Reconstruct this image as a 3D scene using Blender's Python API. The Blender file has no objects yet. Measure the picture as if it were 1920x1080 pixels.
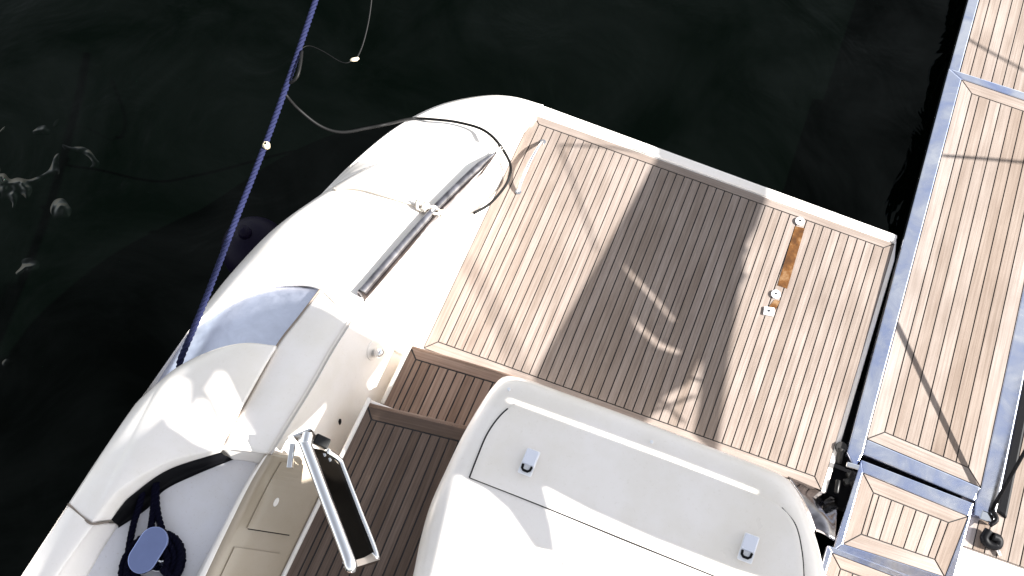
import bpy, bmesh, math, random
from mathutils import Vector, Matrix
from mathutils.bvhtree import BVHTree
random.seed(7)
R = math.radians
SC = bpy.context.scene
COL = SC.collection

# ------------------------------------------------------------------ camera (solved from the deck planks)
F = 2000.0
M = Matrix(((0.92388227, -0.32280399, 0.20552164),
            (0.37839161, 0.85075435, -0.36474215),
            (-0.05710821, 0.41474646, 0.90814317)))
CAM = Vector((1.518, -1.769, 5.545))

def ray(x, y):
    return (M @ Vector((x - 960, -(y - 540), -F))).normalized()

def P(x, y, z=0.0):
    d = ray(x, y)
    return CAM + d * ((z - CAM.z) / d.z)

EL, AZ = R(32), math.atan2(0.97, 0.22)          # sun elevation, azimuth measured from +Y towards +X
SUN = Vector((math.sin(AZ) * math.cos(EL), math.cos(AZ) * math.cos(EL), math.sin(EL)))

# ------------------------------------------------------------------ materials
MATS = {}

def principled(name, color, rough=0.5, metal=0.0, spec=0.5, coat=0.0):
    m = bpy.data.materials.new(name)
    m.use_nodes = True
    b = m.node_tree.nodes['Principled BSDF']
    b.inputs['Base Color'].default_value = (*color, 1)
    b.inputs['Roughness'].default_value = rough
    b.inputs['Metallic'].default_value = metal
    b.inputs['Specular IOR Level'].default_value = spec
    b.inputs['Coat Weight'].default_value = coat
    b.inputs['Coat Roughness'].default_value = 0.06
    MATS[name] = m
    return m

def N(m, t, **kw):
    n = m.node_tree.nodes.new(t)
    for k, v in kw.items():
        setattr(n, k, v)
    return n

def L(m, a, b):
    m.node_tree.links.new(a, b)

def noise(m, scale, detail=4, rough=0.55, vec=None, dist=0.0):
    n = N(m, 'ShaderNodeTexNoise')
    n.inputs['Scale'].default_value = scale
    n.inputs['Detail'].default_value = detail
    n.inputs['Roughness'].default_value = rough
    n.inputs['Distortion'].default_value = dist
    if vec is None:
        tc = N(m, 'ShaderNodeTexCoord')
        vec = tc.outputs['Object']
    L(m, vec, n.inputs['Vector'])
    return n.outputs['Fac']

def ramp(m, fac, stops):
    r = N(m, 'ShaderNodeValToRGB')
    el = r.color_ramp.elements
    while len(el) < len(stops):
        el.new(0.5)
    for e, (p, c) in zip(el, stops):
        e.position = p
        e.color = (*c, 1)
    L(m, fac, r.inputs['Fac'])
    return r.outputs['Color']

def mixc(m, a, b, fac, mode='MIX'):
    n = N(m, 'ShaderNodeMix', data_type='RGBA', blend_type=mode)
    n.clamp_factor = True
    if isinstance(fac, (int, float)):
        n.inputs[0].default_value = fac
    else:
        L(m, fac, n.inputs[0])
    for i, v in ((6, a), (7, b)):
        if isinstance(v, tuple):
            n.inputs[i].default_value = (*v, 1)
        else:
            L(m, v, n.inputs[i])
    return n.outputs[2]

def bump(m, h, strength, dist=0.01, prev=None):
    b = N(m, 'ShaderNodeBump')
    b.inputs['Strength'].default_value = strength
    b.inputs['Distance'].default_value = dist
    L(m, h, b.inputs['Height'])
    if prev is not None:
        L(m, prev, b.inputs['Normal'])
    return b.outputs['Normal']

def bsdf(m):
    return m.node_tree.nodes['Principled BSDF']

def teak_mat(name, dark, mid, light, rough=0.72, tones=((0.86, 0.83, 0.80), (1.1, 1.1, 1.12))):
    m = principled(name, mid, rough, spec=0.25)
    uv = N(m, 'ShaderNodeUVMap', uv_map='UV')
    mp = N(m, 'ShaderNodeMapping')
    mp.inputs['Scale'].default_value = (2.2, 95, 1)
    L(m, uv.outputs['UV'], mp.inputs['Vector'])
    grain = noise(m, 1.0, 5, 0.6, mp.outputs['Vector'], 0.4)
    mp2 = N(m, 'ShaderNodeMapping')
    mp2.inputs['Scale'].default_value = (2.5, 9, 1)
    L(m, uv.outputs['UV'], mp2.inputs['Vector'])
    blot = noise(m, 1.0, 3, 0.5, mp2.outputs['Vector'])
    big = noise(m, 2.3, 4, 0.6)
    at = N(m, 'ShaderNodeAttribute', attribute_name='tone')
    c = ramp(m, grain, [(0.25, dark), (0.5, mid), (0.75, light)])
    t = mixc(m, tones[0], tones[1], at.outputs['Fac'])
    c = mixc(m, c, t, 1.0, 'MULTIPLY')
    b1 = ramp(m, blot, [(0.3, (0.78, 0.73, 0.69)), (0.7, (1.12, 1.12, 1.12))])
    c = mixc(m, c, b1, 0.8, 'MULTIPLY')
    b2 = ramp(m, big, [(0.3, (0.84, 0.81, 0.79)), (0.68, (1.1, 1.1, 1.1))])
    c = mixc(m, c, b2, 0.7, 'MULTIPLY')
    fine = noise(m, 260, 2, 0.6)
    c = mixc(m, c, ramp(m, fine, [(0.3, (0.86, 0.86, 0.86)), (0.7, (1.1, 1.1, 1.1))]), 0.6, 'MULTIPLY')
    L(m, c, bsdf(m).inputs['Base Color'])
    L(m, bump(m, grain, 0.35, 0.002), bsdf(m).inputs['Normal'])
    return m

teak_mat('teak_weathered', (0.176, 0.146, 0.126), (0.230, 0.194, 0.171), (0.282, 0.247, 0.222))
teak_mat('teak_cockpit', (0.085, 0.06, 0.047), (0.12, 0.087, 0.069), (0.165, 0.125, 0.102), 0.6, ((0.8, 0.76, 0.72), (1.12, 1.12, 1.12)))
teak_mat('teak_step', (0.155, 0.105, 0.08), (0.22, 0.152, 0.118), (0.28, 0.208, 0.166), 0.6, ((0.8, 0.76, 0.72), (1.12, 1.12, 1.12)))
teak_mat('teak_gangway', (0.18, 0.15, 0.13), (0.24, 0.207, 0.185), (0.295, 0.262, 0.24), 0.72, ((0.78, 0.70, 0.63), (1.14, 1.15, 1.17)))

def gel_mat(name, col, rough, coat, dirt):
    m = principled(name, col, rough, spec=0.5, coat=coat)
    n = noise(m, 3.0, 5, 0.6)
    d = tuple(c * k for c, k in zip(col, (0.93, 0.92, 0.88)))
    c = ramp(m, n, [(0.35, d), (0.6, col)])
    n2 = noise(m, 70, 3, 0.6)
    c = mixc(m, c, ramp(m, n2, [(0.28, (0.86, 0.84, 0.8)), (0.4, (1, 1, 1))]), dirt, 'MULTIPLY')
    L(m, c, bsdf(m).inputs['Base Color'])
    r = N(m, 'ShaderNodeMapRange')
    r.inputs['To Min'].default_value = rough * 0.7
    r.inputs['To Max'].default_value = rough * 1.4
    L(m, n, r.inputs['Value'])
    L(m, r.outputs['Result'], bsdf(m).inputs['Roughness'])
    L(m, bump(m, noise(m, 2.2, 2, 0.5), 0.04, 0.03), bsdf(m).inputs['Normal'])
    return m

gel_mat('gelcoat', (0.87, 0.815, 0.765), 0.3, 0.35, 0.35)
gel_mat('gelcoat_shaded', (0.38, 0.315, 0.24), 0.3, 0.3, 0.35)  # darker brown copy of gelcoat: shade and teak bounce put into the colour
m = gel_mat('nonskid', (0.66, 0.65, 0.68), 0.65, 0.0, 0.8)
L(m, bump(m, noise(m, 420, 2, 0.5), 0.35, 0.002), bsdf(m).inputs['Normal'])

def steel_mat(name, col, rough, mottled):
    m = principled(name, col, rough, metal=1.0)
    n = noise(m, 9, 5, 0.65, dist=0.6)
    L(m, ramp(m, n, [(0.3, tuple(c * (1 - mottled) for c in col)), (0.7, col)]), bsdf(m).inputs['Base Color'])
    r = N(m, 'ShaderNodeMapRange')
    r.inputs['To Min'].default_value = rough * 0.6
    r.inputs['To Max'].default_value = rough * 1.8
    L(m, noise(m, 24, 4, 0.6), r.inputs['Value'])
    L(m, r.outputs['Result'], bsdf(m).inputs['Roughness'])
    L(m, bump(m, noise(m, 5, 3, 0.5), 0.09, 0.02), bsdf(m).inputs['Normal'])
    return m

steel_mat('chrome', (0.86, 0.86, 0.86), 0.05, 0.05)
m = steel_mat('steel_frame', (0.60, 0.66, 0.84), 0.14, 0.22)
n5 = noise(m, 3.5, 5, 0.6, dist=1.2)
L(m, ramp(m, n5, [(0.34, (0.50, 0.57, 0.80)), (0.5, (0.70, 0.73, 0.84)), (0.66, (0.93, 0.93, 0.95))]), bsdf(m).inputs['Base Color'])  # blue-to-pale mottling paints the sky's reflection into the metal colour
steel_mat('rail_steel', (0.34, 0.32, 0.33), 0.07, 0.75)  # strong dark mottling paints mirror reflections into the metal colour
steel_mat('steel_cap', (0.30, 0.36, 0.62), 0.12, 0.08)
steel_mat('steel_plate', (0.68, 0.71, 0.82), 0.38, 0.15)
principled('caulk', (0.018, 0.016, 0.016), 0.7)
principled('seam', (0.20, 0.16, 0.13), 0.7)
principled('rubber', (0.004, 0.004, 0.005), 0.5, spec=0.1)
principled('black_plastic', (0.008, 0.008, 0.008), 0.35, spec=0.2)
principled('grey_plastic', (0.03, 0.028, 0.027), 0.45, spec=0.2)
principled('cable_black', (0.006, 0.006, 0.006), 0.5, spec=0.12)
principled('panel_dark', (0.003, 0.0025, 0.002), 0.25, spec=0.03)
principled('white_plastic', (0.78, 0.78, 0.8), 0.3)
principled('cover_plastic', (0.70, 0.72, 0.80), 0.2)
principled('rope_white', (0.56, 0.51, 0.44), 0.85)
principled('rope_blue', (0.010, 0.0125, 0.042), 0.75, spec=0.15)
principled('rope_navy', (0.0025, 0.0025, 0.009), 0.85, spec=0.05)
principled('fender_navy', (0.003, 0.0015, 0.010), 0.5, spec=0.1)
principled('shell', (0.72, 0.62, 0.45), 0.6)
principled('caster_sheet', (0.5, 0.5, 0.52), 0.8)
for nm in ('rope_blue', 'rope_navy', 'rope_white'):
    m = MATS[nm]
    L(m, bump(m, noise(m, 260, 2, 0.5), 0.6, 0.003), bsdf(m).inputs['Normal'])

m = principled('varnish', (0.33, 0.15, 0.045), 0.3)
n = noise(m, 14, 4, 0.6)
L(m, ramp(m, n, [(0.35, (0.06, 0.024, 0.006)), (0.52, (0.115, 0.047, 0.011)), (0.68, (0.22, 0.135, 0.07))]), bsdf(m).inputs['Base Color'])

# water
m = principled('water', (0.0003, 0.0008, 0.0005), 0.02, spec=0.1)
tc = N(m, 'ShaderNodeTexCoord')
OB = tc.outputs['Object']
def mrange(v, a, b, c=0.0, d=1.0):
    n = N(m, 'ShaderNodeMapRange')
    for k, x in (('From Min', a), ('From Max', b), ('To Min', c), ('To Max', d)):
        n.inputs[k].default_value = x
    L(m, v, n.inputs['Value'])
    return n.outputs['Result']
def times(a, b):
    n = N(m, 'ShaderNodeMath', operation='MULTIPLY')
    L(m, a, n.inputs[0]); L(m, b, n.inputs[1])
    return n.outputs[0]
sx = N(m, 'ShaderNodeSeparateXYZ')
L(m, OB, sx.inputs[0])
left = times(mrange(sx.outputs['X'], -2.45, -2.85), mrange(sx.outputs['Y'], 0.75, 0.45))
spots = times(left, times(mrange(noise(m, 4.0, 1, 0.5, OB, 0.8), 0.60, 0.72), mrange(noise(m, 1.1, 1, 0.5, OB), 0.38, 0.48)))
rip = times(noise(m, 13.0, 0, 0.5, OB, 0.6), spots)
b1 = bump(m, noise(m, 0.5, 2, 0.5, OB, 0.6), 0.5, 0.16)
b2 = bump(m, noise(m, 1.7, 3, 0.5, OB, 1.4), 0.45, 0.035, b1)
b3 = bump(m, rip, 1.0, 0.085, b2)
L(m, b3, bsdf(m).inputs['Normal'])
pat = noise(m, 0.75, 5, 0.6, OB, 1.0)
sp = N(m, 'ShaderNodeMath', operation='ADD')
L(m, mrange(pat, 0.36, 0.64, 0.03, 0.14), sp.inputs[0])
L(m, mrange(spots, 0, 1, 0, 0.2), sp.inputs[1])
L(m, sp.outputs[0], bsdf(m).inputs['Specular IOR Level'])
bsdf(m).inputs['Specular Tint'].default_value = (0.92, 1.0, 0.88, 1)

# ------------------------------------------------------------------ objects
def thing(name, label, cat, loc=(0, 0, 0), group=None):
    o = bpy.data.objects.new(name, None)
    COL.objects.link(o)
    o.location = loc
    o.empty_display_size = 0.1
    o['label'] = label
    o['category'] = cat
    if group:
        o['group'] = group
    return o

def tag(o, label, cat, group=None):
    o['label'] = label
    o['category'] = cat
    if group:
        o['group'] = group
    return o

def wloc(o):
    v = Vector((0, 0, 0))
    while o is not None:
        v = v + o.location
        o = o.parent
    return v

class MB:
    def __init__(s):
        s.v, s.f, s.mi, s.sm, s.uv, s.tone = [], [], [], [], {}, {}

    def add(s, vs, fs, mi=0, smooth=False):
        o = len(s.v)
        s.v += [Vector(p) for p in vs]
        for f in fs:
            s.f.append([i + o for i in f])
            s.mi.append(mi)
            s.sm.append(smooth)
        return s

    def build(s, name, mats, parent=None, bevel=0.0, solid=0.0, merge=False):
        me = bpy.data.meshes.new(name)
        off = wloc(parent)
        me.from_pydata([p - off for p in s.v], [], s.f)
        if isinstance(mats, str):
            mats = [mats]
        for k in mats:
            me.materials.append(MATS[k])
        for p, a, b in zip(me.polygons, s.mi, s.sm):
            p.material_index = a
            p.use_smooth = b
        if s.uv:
            ul = me.uv_layers.new(name='UV')
            tl = me.attributes.new('tone', 'FLOAT', 'FACE')
            for fi, p in enumerate(me.polygons):
                tl.data[fi].value = s.tone.get(fi, 0.5)
                u = s.uv.get(fi)
                if u:
                    for li, q in zip(p.loop_indices, u):
                        ul.data[li].uv = q
        me.update()
        o = bpy.data.objects.new(name, me)
        COL.objects.link(o)
        o.parent = parent
        if solid:
            md = o.modifiers.new('solid', 'SOLIDIFY')
            md.thickness = solid
            md.offset = -1
        if bevel:
            md = o.modifiers.new('bevel', 'BEVEL')
            md.width = bevel
            md.segments = 2
            md.limit_method = 'ANGLE'
            md.angle_limit = R(40)
        return o

def cr(pts, n, lin=False):
    """resample a control polyline to n points (Catmull-Rom by control index, or straight)"""
    pts = [Vector(p) for p in pts]
    out = []
    k = len(pts) - 1
    for i in range(n):
        t = i / (n - 1) * k
        j = min(int(t), k - 1)
        u = t - j
        p1, p2 = pts[j], pts[j + 1]
        if lin:
            out.append(p1.lerp(p2, u))
            continue
        p0 = pts[j - 1] if j > 0 else p1 * 2 - p2
        p3 = pts[j + 2] if j + 2 <= k else p2 * 2 - p1
        out.append(0.5 * ((2 * p1) + (p2 - p0) * u + (2 * p0 - 5 * p1 + 4 * p2 - p3) * u * u + (3 * p1 - p0 - 3 * p2 + p3) * u ** 3))
    return out

def arc(pts, n):
    """smooth curve resampled evenly by length"""
    q = cr(pts, max(200, n * 4))
    d = [0]
    for a, b in zip(q, q[1:]):
        d.append(d[-1] + (b - a).length)
    out, j = [], 0
    for i in range(n):
        t = d[-1] * i / (n - 1)
        while j < len(d) - 2 and d[j + 1] < t:
            j += 1
        u = (t - d[j]) / max(1e-9, d[j + 1] - d[j])
        out.append(q[j].lerp(q[j + 1], min(1, max(0, u))))
    return out

def pz(lst):
    return [P(*p) for p in lst]

def gridfaces(nr, nc):
    return [[r * nc + c, r * nc + c + 1, (r + 1) * nc + c + 1, (r + 1) * nc + c] for r in range(nr - 1) for c in range(nc - 1)]

SURF = ([], [])

def remember(vs, fs):
    o = len(SURF[0])
    SURF[0].extend(vs)
    SURF[1].extend([[i + o for i in f] for f in fs])

def up(vs, fs):
    """flip the winding when the sheet faces down"""
    s = 0
    for f in fs:
        a, b, c = vs[f[0]], vs[f[1]], vs[f[2]]
        s += (b - a).cross(c - a).z
    return fs if s > 0 else [f[::-1] for f in fs]

def loft(rows, n=40, m=6, smooth=True, lin=False):
    rs = [cr(r, n, lin) for r in rows]
    cols = [cr([r[i] for r in rs], (len(rs) - 1) * m + 1) for i in range(n)]
    vs = [cols[c][r] for r in range(len(cols[0])) for c in range(n)]
    return vs, up(vs, gridfaces(len(cols[0]), n))

def coons(c0, c1, d0, d1, n=40, m=28, crown=0.0, pw=4):
    """c0,c1 run along u (v=0,1); d0,d1 run along v (u=0,1)"""
    c0, c1 = arc(c0, n), arc(c1, n)
    d0, d1 = arc(d0, m), arc(d1, m)
    vs = []
    for j in range(m):
        v = j / (m - 1)
        for i in range(n):
            u = i / (n - 1)
            p = c0[i].lerp(c1[i], v) + d0[j].lerp(d1[j], u) - (c0[0].lerp(c0[-1], u)).lerp(c1[0].lerp(c1[-1], u), v)
            p.z += crown * (1 - abs(2 * v - 1) ** pw) * (1 - abs(2 * u - 1) ** pw)
            vs.append(p)
    return vs, up(vs, gridfaces(m, n))

def tube(path, r, seg=10, cap=True, smooth=True, radii=None):
    path = [Vector(p) for p in path]
    vs, fs = [], []
    t0 = (path[1] - path[0]).normalized()
    nrm = t0.orthogonal().normalized()
    k = len(path)
    for i, p in enumerate(path):
        t = (path[min(i + 1, k - 1)] - path[max(i - 1, 0)]).normalized()
        nrm = (nrm - t * nrm.dot(t)).normalized()
        b = t.cross(nrm)
        rr = radii[i] if radii else r
        for s in range(seg):
            a = 2 * math.pi * s / seg
            vs.append(p + (nrm * math.cos(a) + b * math.sin(a)) * rr)
    for i in range(k - 1):
        for s in range(seg):
            fs.append([i * seg + s, i * seg + (s + 1) % seg, (i + 1) * seg + (s + 1) % seg, (i + 1) * seg + s])
    if cap:
        fs.append(list(range(seg))[::-1])
        fs.append([(k - 1) * seg + s for s in range(seg)])
    return vs, fs

def strands(path, r, pitch, n=3, seg=7, step=0.012):
    """a laid rope: n helical strands round the path"""
    q = [Vector(p) for p in path]
    ln = sum((b - a).length for a, b in zip(q, q[1:]))
    k = max(8, int(ln / step))
    q = arc(q, k)
    frames = []
    nrm = (q[1] - q[0]).orthogonal().normalized()
    for i, p in enumerate(q):
        t = (q[min(i + 1, k - 1)] - q[max(i - 1, 0)]).normalized()
        nrm = (nrm - t * nrm.dot(t)).normalized()
        frames.append((p, nrm.copy(), t.cross(nrm)))
    out = []
    for s in range(n):
        pts = []
        for i, (p, a, b) in enumerate(frames):
            an = 2 * math.pi * (i * step / pitch + s / n)
            pts.append(p + (a * math.cos(an) + b * math.sin(an)) * r * 0.5)
        out.append(tube(pts, r * 0.54, seg))
    return out

def prism(top, depth, d=None):
    """top polygon extruded by depth along -d (default down)"""
    d = Vector((0, 0, -1)) if d is None else d
    top = [Vector(p) for p in top]
    n = len(top)
    s = sum(((top[i] - top[0]).cross(top[(i + 1) % n] - top[0]).dot(-d) for i in range(1, n)), 0.0)
    if s < 0:
        top = top[::-1]
    vs = top + [p + d * depth for p in top]
    fs = [list(range(n)), [n + i for i in range(n)][::-1]]
    fs += [[i, n + i, n + (i + 1) % n, (i + 1) % n] for i in range(n)]
    return vs, fs

def disc(c, r, h, seg=24, ax=Vector((0, 0, 1)), ry=None, u=None):
    """solid disc with its top at c"""
    ax = ax.normalized()
    u = ax.orthogonal().normalized() if u is None else u.normalized()
    w = ax.cross(u)
    ry = ry or r
    top = [c + u * math.cos(2 * math.pi * i / seg) * r + w * math.sin(2 * math.pi * i / seg) * ry for i in range(seg)]
    return prism(top, h, -ax)

def inset2(poly, g):
    n = len(poly)
    a = sum(poly[i][0] * poly[(i + 1) % n][1] - poly[(i + 1) % n][0] * poly[i][1] for i in range(n))
    if a < 0:
        poly = poly[::-1]
    ls = []
    for i in range(n):
        (x0, y0), (x1, y1) = poly[i], poly[(i + 1) % n]
        dx, dy = x1 - x0, y1 - y0
        l = math.hypot(dx, dy) or 1e-9
        ls.append((x0 - dy / l * g, y0 + dx / l * g, dx, dy))
    out = []
    for i in range(n):
        ax, ay, adx, ady = ls[i - 1]
        bx, by, bdx, bdy = ls[i]
        den = adx * bdy - ady * bdx
        if abs(den) < 1e-12:
            out.append((bx, by))
            continue
        t = ((bx - ax) * bdy - (by - ay) * bdx) / den
        out.append((ax + adx * t, ay + ady * t))
    return out

def teak(name, parent, c00, c10, c11, c01, pitch, bl, br, bb, bt, mat, gap=0.0065, thick=0.02, cuts=None, nudge=0.0):
    """a laid teak panel: caulk bed, mitred margin boards and planks running from edge 0 to edge 1"""
    c00, c10, c11, c01 = map(Vector, (c00, c10, c11, c01))
    LU, LV = ((c10 - c00).length + (c11 - c01).length) / 2, ((c01 - c00).length + (c11 - c10).length) / 2
    def Q(a, b, dz=0):
        u, v = a / LU, b / LV
        p = (c00.lerp(c10, u)).lerp(c01.lerp(c11, u), v)
        p.z += dz
        return p
    mb = MB()
    vs, fs = prism([Q(0, 0, -0.0035), Q(LU, 0, -0.0035), Q(LU, LV, -0.0035), Q(0, LV, -0.0035)], thick)
    mb.add(vs, fs, 1)
    il, ir, ib, it = bl, LU - br, bb, LV - bt
    def board(poly, alongv):
        poly = inset2(poly, gap / 2)
        fi = len(mb.f)
        o = (random.random() * 50, random.random() * 50)
        pts = [Q(a, b) for a, b in poly]
        mb.add(pts, [list(range(len(pts)))], 0)
        mb.uv[fi] = [((b if alongv else a) + o[0], (a if alongv else b) + o[1]) for a, b in poly]
        t = min(1, max(0, random.gauss(0.5, 0.26)))
        mb.tone[fi] = t
        lo = [Q(a, b, -0.006) for a, b in poly]
        k = len(pts)
        fj = len(mb.f)
        mb.add(pts + lo, [[i, k + i, k + (i + 1) % k, (i + 1) % k] for i in range(k)], 0)
        for q in range(k):
            mb.uv[fj + q] = [(o[0], o[1])] * 4
            mb.tone[fj + q] = t * 0.8
    if bl: board([(0, 0), (il, ib), (il, it), (0, LV)], True)
    if br: board([(LU, 0), (LU, LV), (ir, it), (ir, ib)], True)
    if bb: board([(0, 0), (LU, 0), (ir, ib), (il, ib)], False)
    if bt: board([(0, LV), (il, it), (ir, it), (LU, LV)], False)
    a = il
    if nudge:
        board([(a, ib), (a + nudge, ib), (a + nudge, it), (a, it)], True)
        a += nudge
    while a < ir - 0.008:
        e = min(a + pitch, ir)
        if ir - e < 0.012:
            e = ir
        board([(a, ib), (e, ib), (e, it), (a, it)], True)
        a = e
    return mb.build(name, [mat, 'caulk'], parent)

# ================================================================== THE YACHT
yacht = thing('motor_yacht', 'white motor yacht seen from above at its teak stern platform and cockpit steps', 'yacht', (0, 0, 0))

# ---- swim platform
PB = MB()
edge_l, edge_r = P(1020, 198, 0.0), P(1684, 441, 0.0)
body = [Vector((-0.14, -0.5, -0.006)), Vector((2.23, -0.5, -0.006)), Vector((2.23, 1.40, -0.006)),
        Vector((edge_r.x, edge_r.y - 0.012, -0.006)), Vector((edge_l.x, edge_l.y - 0.012, -0.006)), Vector((-0.14, 1.55, -0.006))]
PB.add(*prism(body, 0.16))
plat = PB.build('swim_platform', 'gelcoat', yacht, bevel=0.015)
q0, q1, q2, q3 = Vector((-0.064, -0.062, 0)), Vector((2.203, -0.04, 0)), Vector((2.203, 1.492, 0)), Vector((-0.064, 1.597, 0))
teak('teak_deck', plat, q0, q1, q2, q3, 0.05, 0.064, 0.053, 0.062, 0.052, 'teak_weathered')
lip = MB()
d = (edge_r - edge_l).normalized()
la, lb = q3 + Vector((0.0, 0.004, 0.004)), q2 + Vector((0.0, 0.004, 0.004))
lip.add(*prism([la, lb, edge_r + Vector((0, 0, 0.004)), edge_l + Vector((0, 0, 0.004))], 0.06))
lip.build('edge_trim', 'gelcoat', plat, bevel=0.012)

# ladder fittings on the deck: three white washers and the unweathered strip between them
st = MB()
for poly in ([(1491, 424), (1509, 428), (1476, 541), (1458, 535)], [(1452, 562), (1463, 564), (1455, 580), (1441, 576)]):
    st.add(*prism([P(x, y, 0.0025) for x, y in poly], 0.003))
st.build('brown_strip', 'varnish', plat)
for k, (x, y) in enumerate(((1500, 414), (1455, 551), (1442, 583))):
    w = MB()
    c = P(x, y, 0.012)
    if k == 2:
        u = Vector((0.96, 0.28, 0)); v = Vector((-0.28, 0.96, 0))
        w.add(*prism([c + u * a * 0.032 + v * b * 0.028 for a, b in ((-1, -0.8), (0.8, -1), (1, 0.8), (-0.8, 1))], 0.012))
    else:
        w.add(*disc(c, 0.026, 0.012, 28))
        w.add(*disc(c + Vector((0, 0, 0.003)), 0.017, 0.004, 24))
    w = w.build('fitting', 'white_plastic', plat, bevel=0.004)
    h = MB()
    h.add(*disc(c + Vector((0, 0, 0.0045)), 0.0065, 0.004, 14))
    h.build('screw_hole', 'rubber', w)

# grab handle
gh = MB()
a, b = P(1018, 267, 0.002), P(972, 360, 0.002)
dv = (b - a)
gh.add(*tube(arc([a, a + dv * 0.02 + Vector((0, 0, 0.014)), a + dv * 0.2 + Vector((0, 0, 0.048)), a + dv * 0.5 + Vector((0, 0, 0.064)),
                  a + dv * 0.8 + Vector((0, 0, 0.048)), a + dv * 0.98 + Vector((0, 0, 0.014)), b], 40), 0.0095, 12), 0, True)
gh.add(*disc(a + Vector((0, 0, 0.006)), 0.018, 0.006)); gh.add(*disc(b + Vector((0, 0, 0.006)), 0.018, 0.006))
gh.build('grab_handle', 'chrome', yacht)

# ---- hull skirt
sil = [(-40, 1200, 0.84), (40, 1080, 0.82), (128, 945, 0.78), (190, 850, 0.74), (250, 762, 0.69), (272, 736, 0.62), (358, 614, 0.52), (420, 530, 0.47), (500, 443, 0.43),
       (560, 398, 0.38), (620, 354, 0.32), (660, 308, 0.22), (740, 242, 0.14), (820, 200, 0.07), (900, 181, 0.02), (960, 182, 0.0), (1018, 198, -0.004)]
top = arc(pz(sil), 120)
def inward(p, k):
    c = Vector((0.6, min(p.y, 0.3) if p.y < 0.3 else 0.3, 0))
    d = Vector((c.x - p.x, c.y - p.y, 0)).normalized()
    return p + d * k
rows = [top, [inward(p, 0.02) - Vector((0, 0, 0.12 + 0.1 * max(0, p.z))) for p in top], [Vector((*inward(p, 0.16)[:2], -0.62)) for p in top]]
hm = MB()
n = len(top)
vs = rows[0] + rows[1] + rows[2]
hm.add(vs, gridfaces(3, n), 0, True)
# transom face under the platform edge
e = [edge_l, edge_r, Vector((2.23, -0.4, 0))]
hm.add([Vector((edge_l.x, edge_l.y - 0.3, -0.1)), Vector((2.23, 1.1, -0.1)), Vector((2.23, 1.1, -0.62)), Vector((edge_l.x, edge_l.y - 0.3, -0.62))], [[0, 1, 2, 3]])
hm.build('hull', 'gelcoat', yacht)

# ---- lower stern quarter
outer = pz([(585, 382, 0.30), (660, 306, 0.20), (740, 240, 0.13), (820, 198, 0.07), (900, 180, 0.02), (960, 181, 0.003), (1019, 197, 0.0)])
inner = pz([(660, 440, 0.34), (730, 390, 0.33), (800, 345, 0.31), (870, 310, 0.26), (940, 285, 0.19), (985, 245, 0.07), (1009, 214, 0.002)])
mid = [(a.lerp(b, 0.5) + Vector((0, 0, 0.025))) for a, b in zip(outer, inner)]
mid[-1] = outer[-1].lerp(inner[-1], 0.5)
out2 = [a + (a - b) * 0.02 - Vector((0, 0, 0.05)) for a, b in zip(outer, inner)]
vs, fs = loft([inner, mid, outer], 60, 10)
remember(vs, fs)
qm = MB(); qm.add(vs, fs, 0, True)
qm.build('stern_quarter', 'gelcoat', yacht, solid=0.02)

# ---- aft bulwark moulding
ZB = 0.70
m_in = pz([(655, 600, ZB), (680, 555, 0.67), (760, 466, 0.55), (850, 372, 0.42), (926, 286, 0.31)])
m_out = pz([(358, 612, 0.53), (420, 528, 0.48), (500, 441, 0.44), (560, 396, 0.39), (622, 352, 0.33)])
m_fwd = pz([(358, 612, 0.53), (410, 575, 0.58), (470, 546, 0.62), (540, 533, 0.66), (600, 543, 0.69), (655, 600, ZB)])
m_aft = pz([(622, 352, 0.33), (665, 326, 0.33), (717, 302, 0.315), (778, 284, 0.29), (830, 271, 0.265), (890, 273, 0.265), (926, 286, 0.31)])
vs, fs = coons(m_out, m_in, m_fwd, m_aft, 54, 44, 0.045, 4)
remember(vs, fs)
bm_ = MB(); bm_.add(vs, fs, 0, True)
bul = bm_.build('bulwark', 'gelcoat', yacht, solid=0.03)
# rounded step face where the moulding ends on the quarter
ax = arc(m_aft, 50)
r1 = ax
r2 = arc(pz([(619, 352, 0.32), (672, 312, 0.275), (724, 294, 0.255), (782, 277, 0.23), (838, 264, 0.20), (896, 267, 0.21), (934, 281, 0.26)]), 50)
r3 = arc(pz([(614, 356, 0.28), (686, 290, 0.155), (752, 278, 0.13), (812, 264, 0.11), (862, 254, 0.09), (908, 262, 0.11), (948, 276, 0.14)]), 50)
r4 = [p - Vector((0, 0, 0.15)) for p in r3]
vs, fs = loft([r1, r2, r3, r4], 50, 5)
remember(vs, fs)
sf = MB(); sf.add(vs, fs, 0, True)
sf.build('moulding_end', 'gelcoat', bul, solid=0.012)

# ---- coaming strip beside the moulding and its seam
c_out = pz([(600, 543, 0.69), (560, 595, 0.71), (520, 647, 0.73), (470, 738, 0.77), (415, 840, 0.81)])
c_in = pz([(655, 600, ZB), (620, 655, 0.73), (582, 722, 0.76), (540, 790, 0.79), (503, 850, 0.81)])
vs, fs = loft([c_out, [a.lerp(b, 0.5) + Vector((0, 0, 0.012)) for a, b in zip(c_out, c_in)], c_in], 40, 6)
remember(vs, fs)
cm = MB(); cm.add(vs, fs, 0, True)
coam = cm.build('coaming', 'gelcoat', yacht, solid=0.02)
sm = MB(); sm.add(*tube([p + Vector((0, 0, 0.002)) for p in arc(c_out, 40)], 0.0045, 6), 0, True)
sm.build('seam_line', 'seam', coam)

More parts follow.
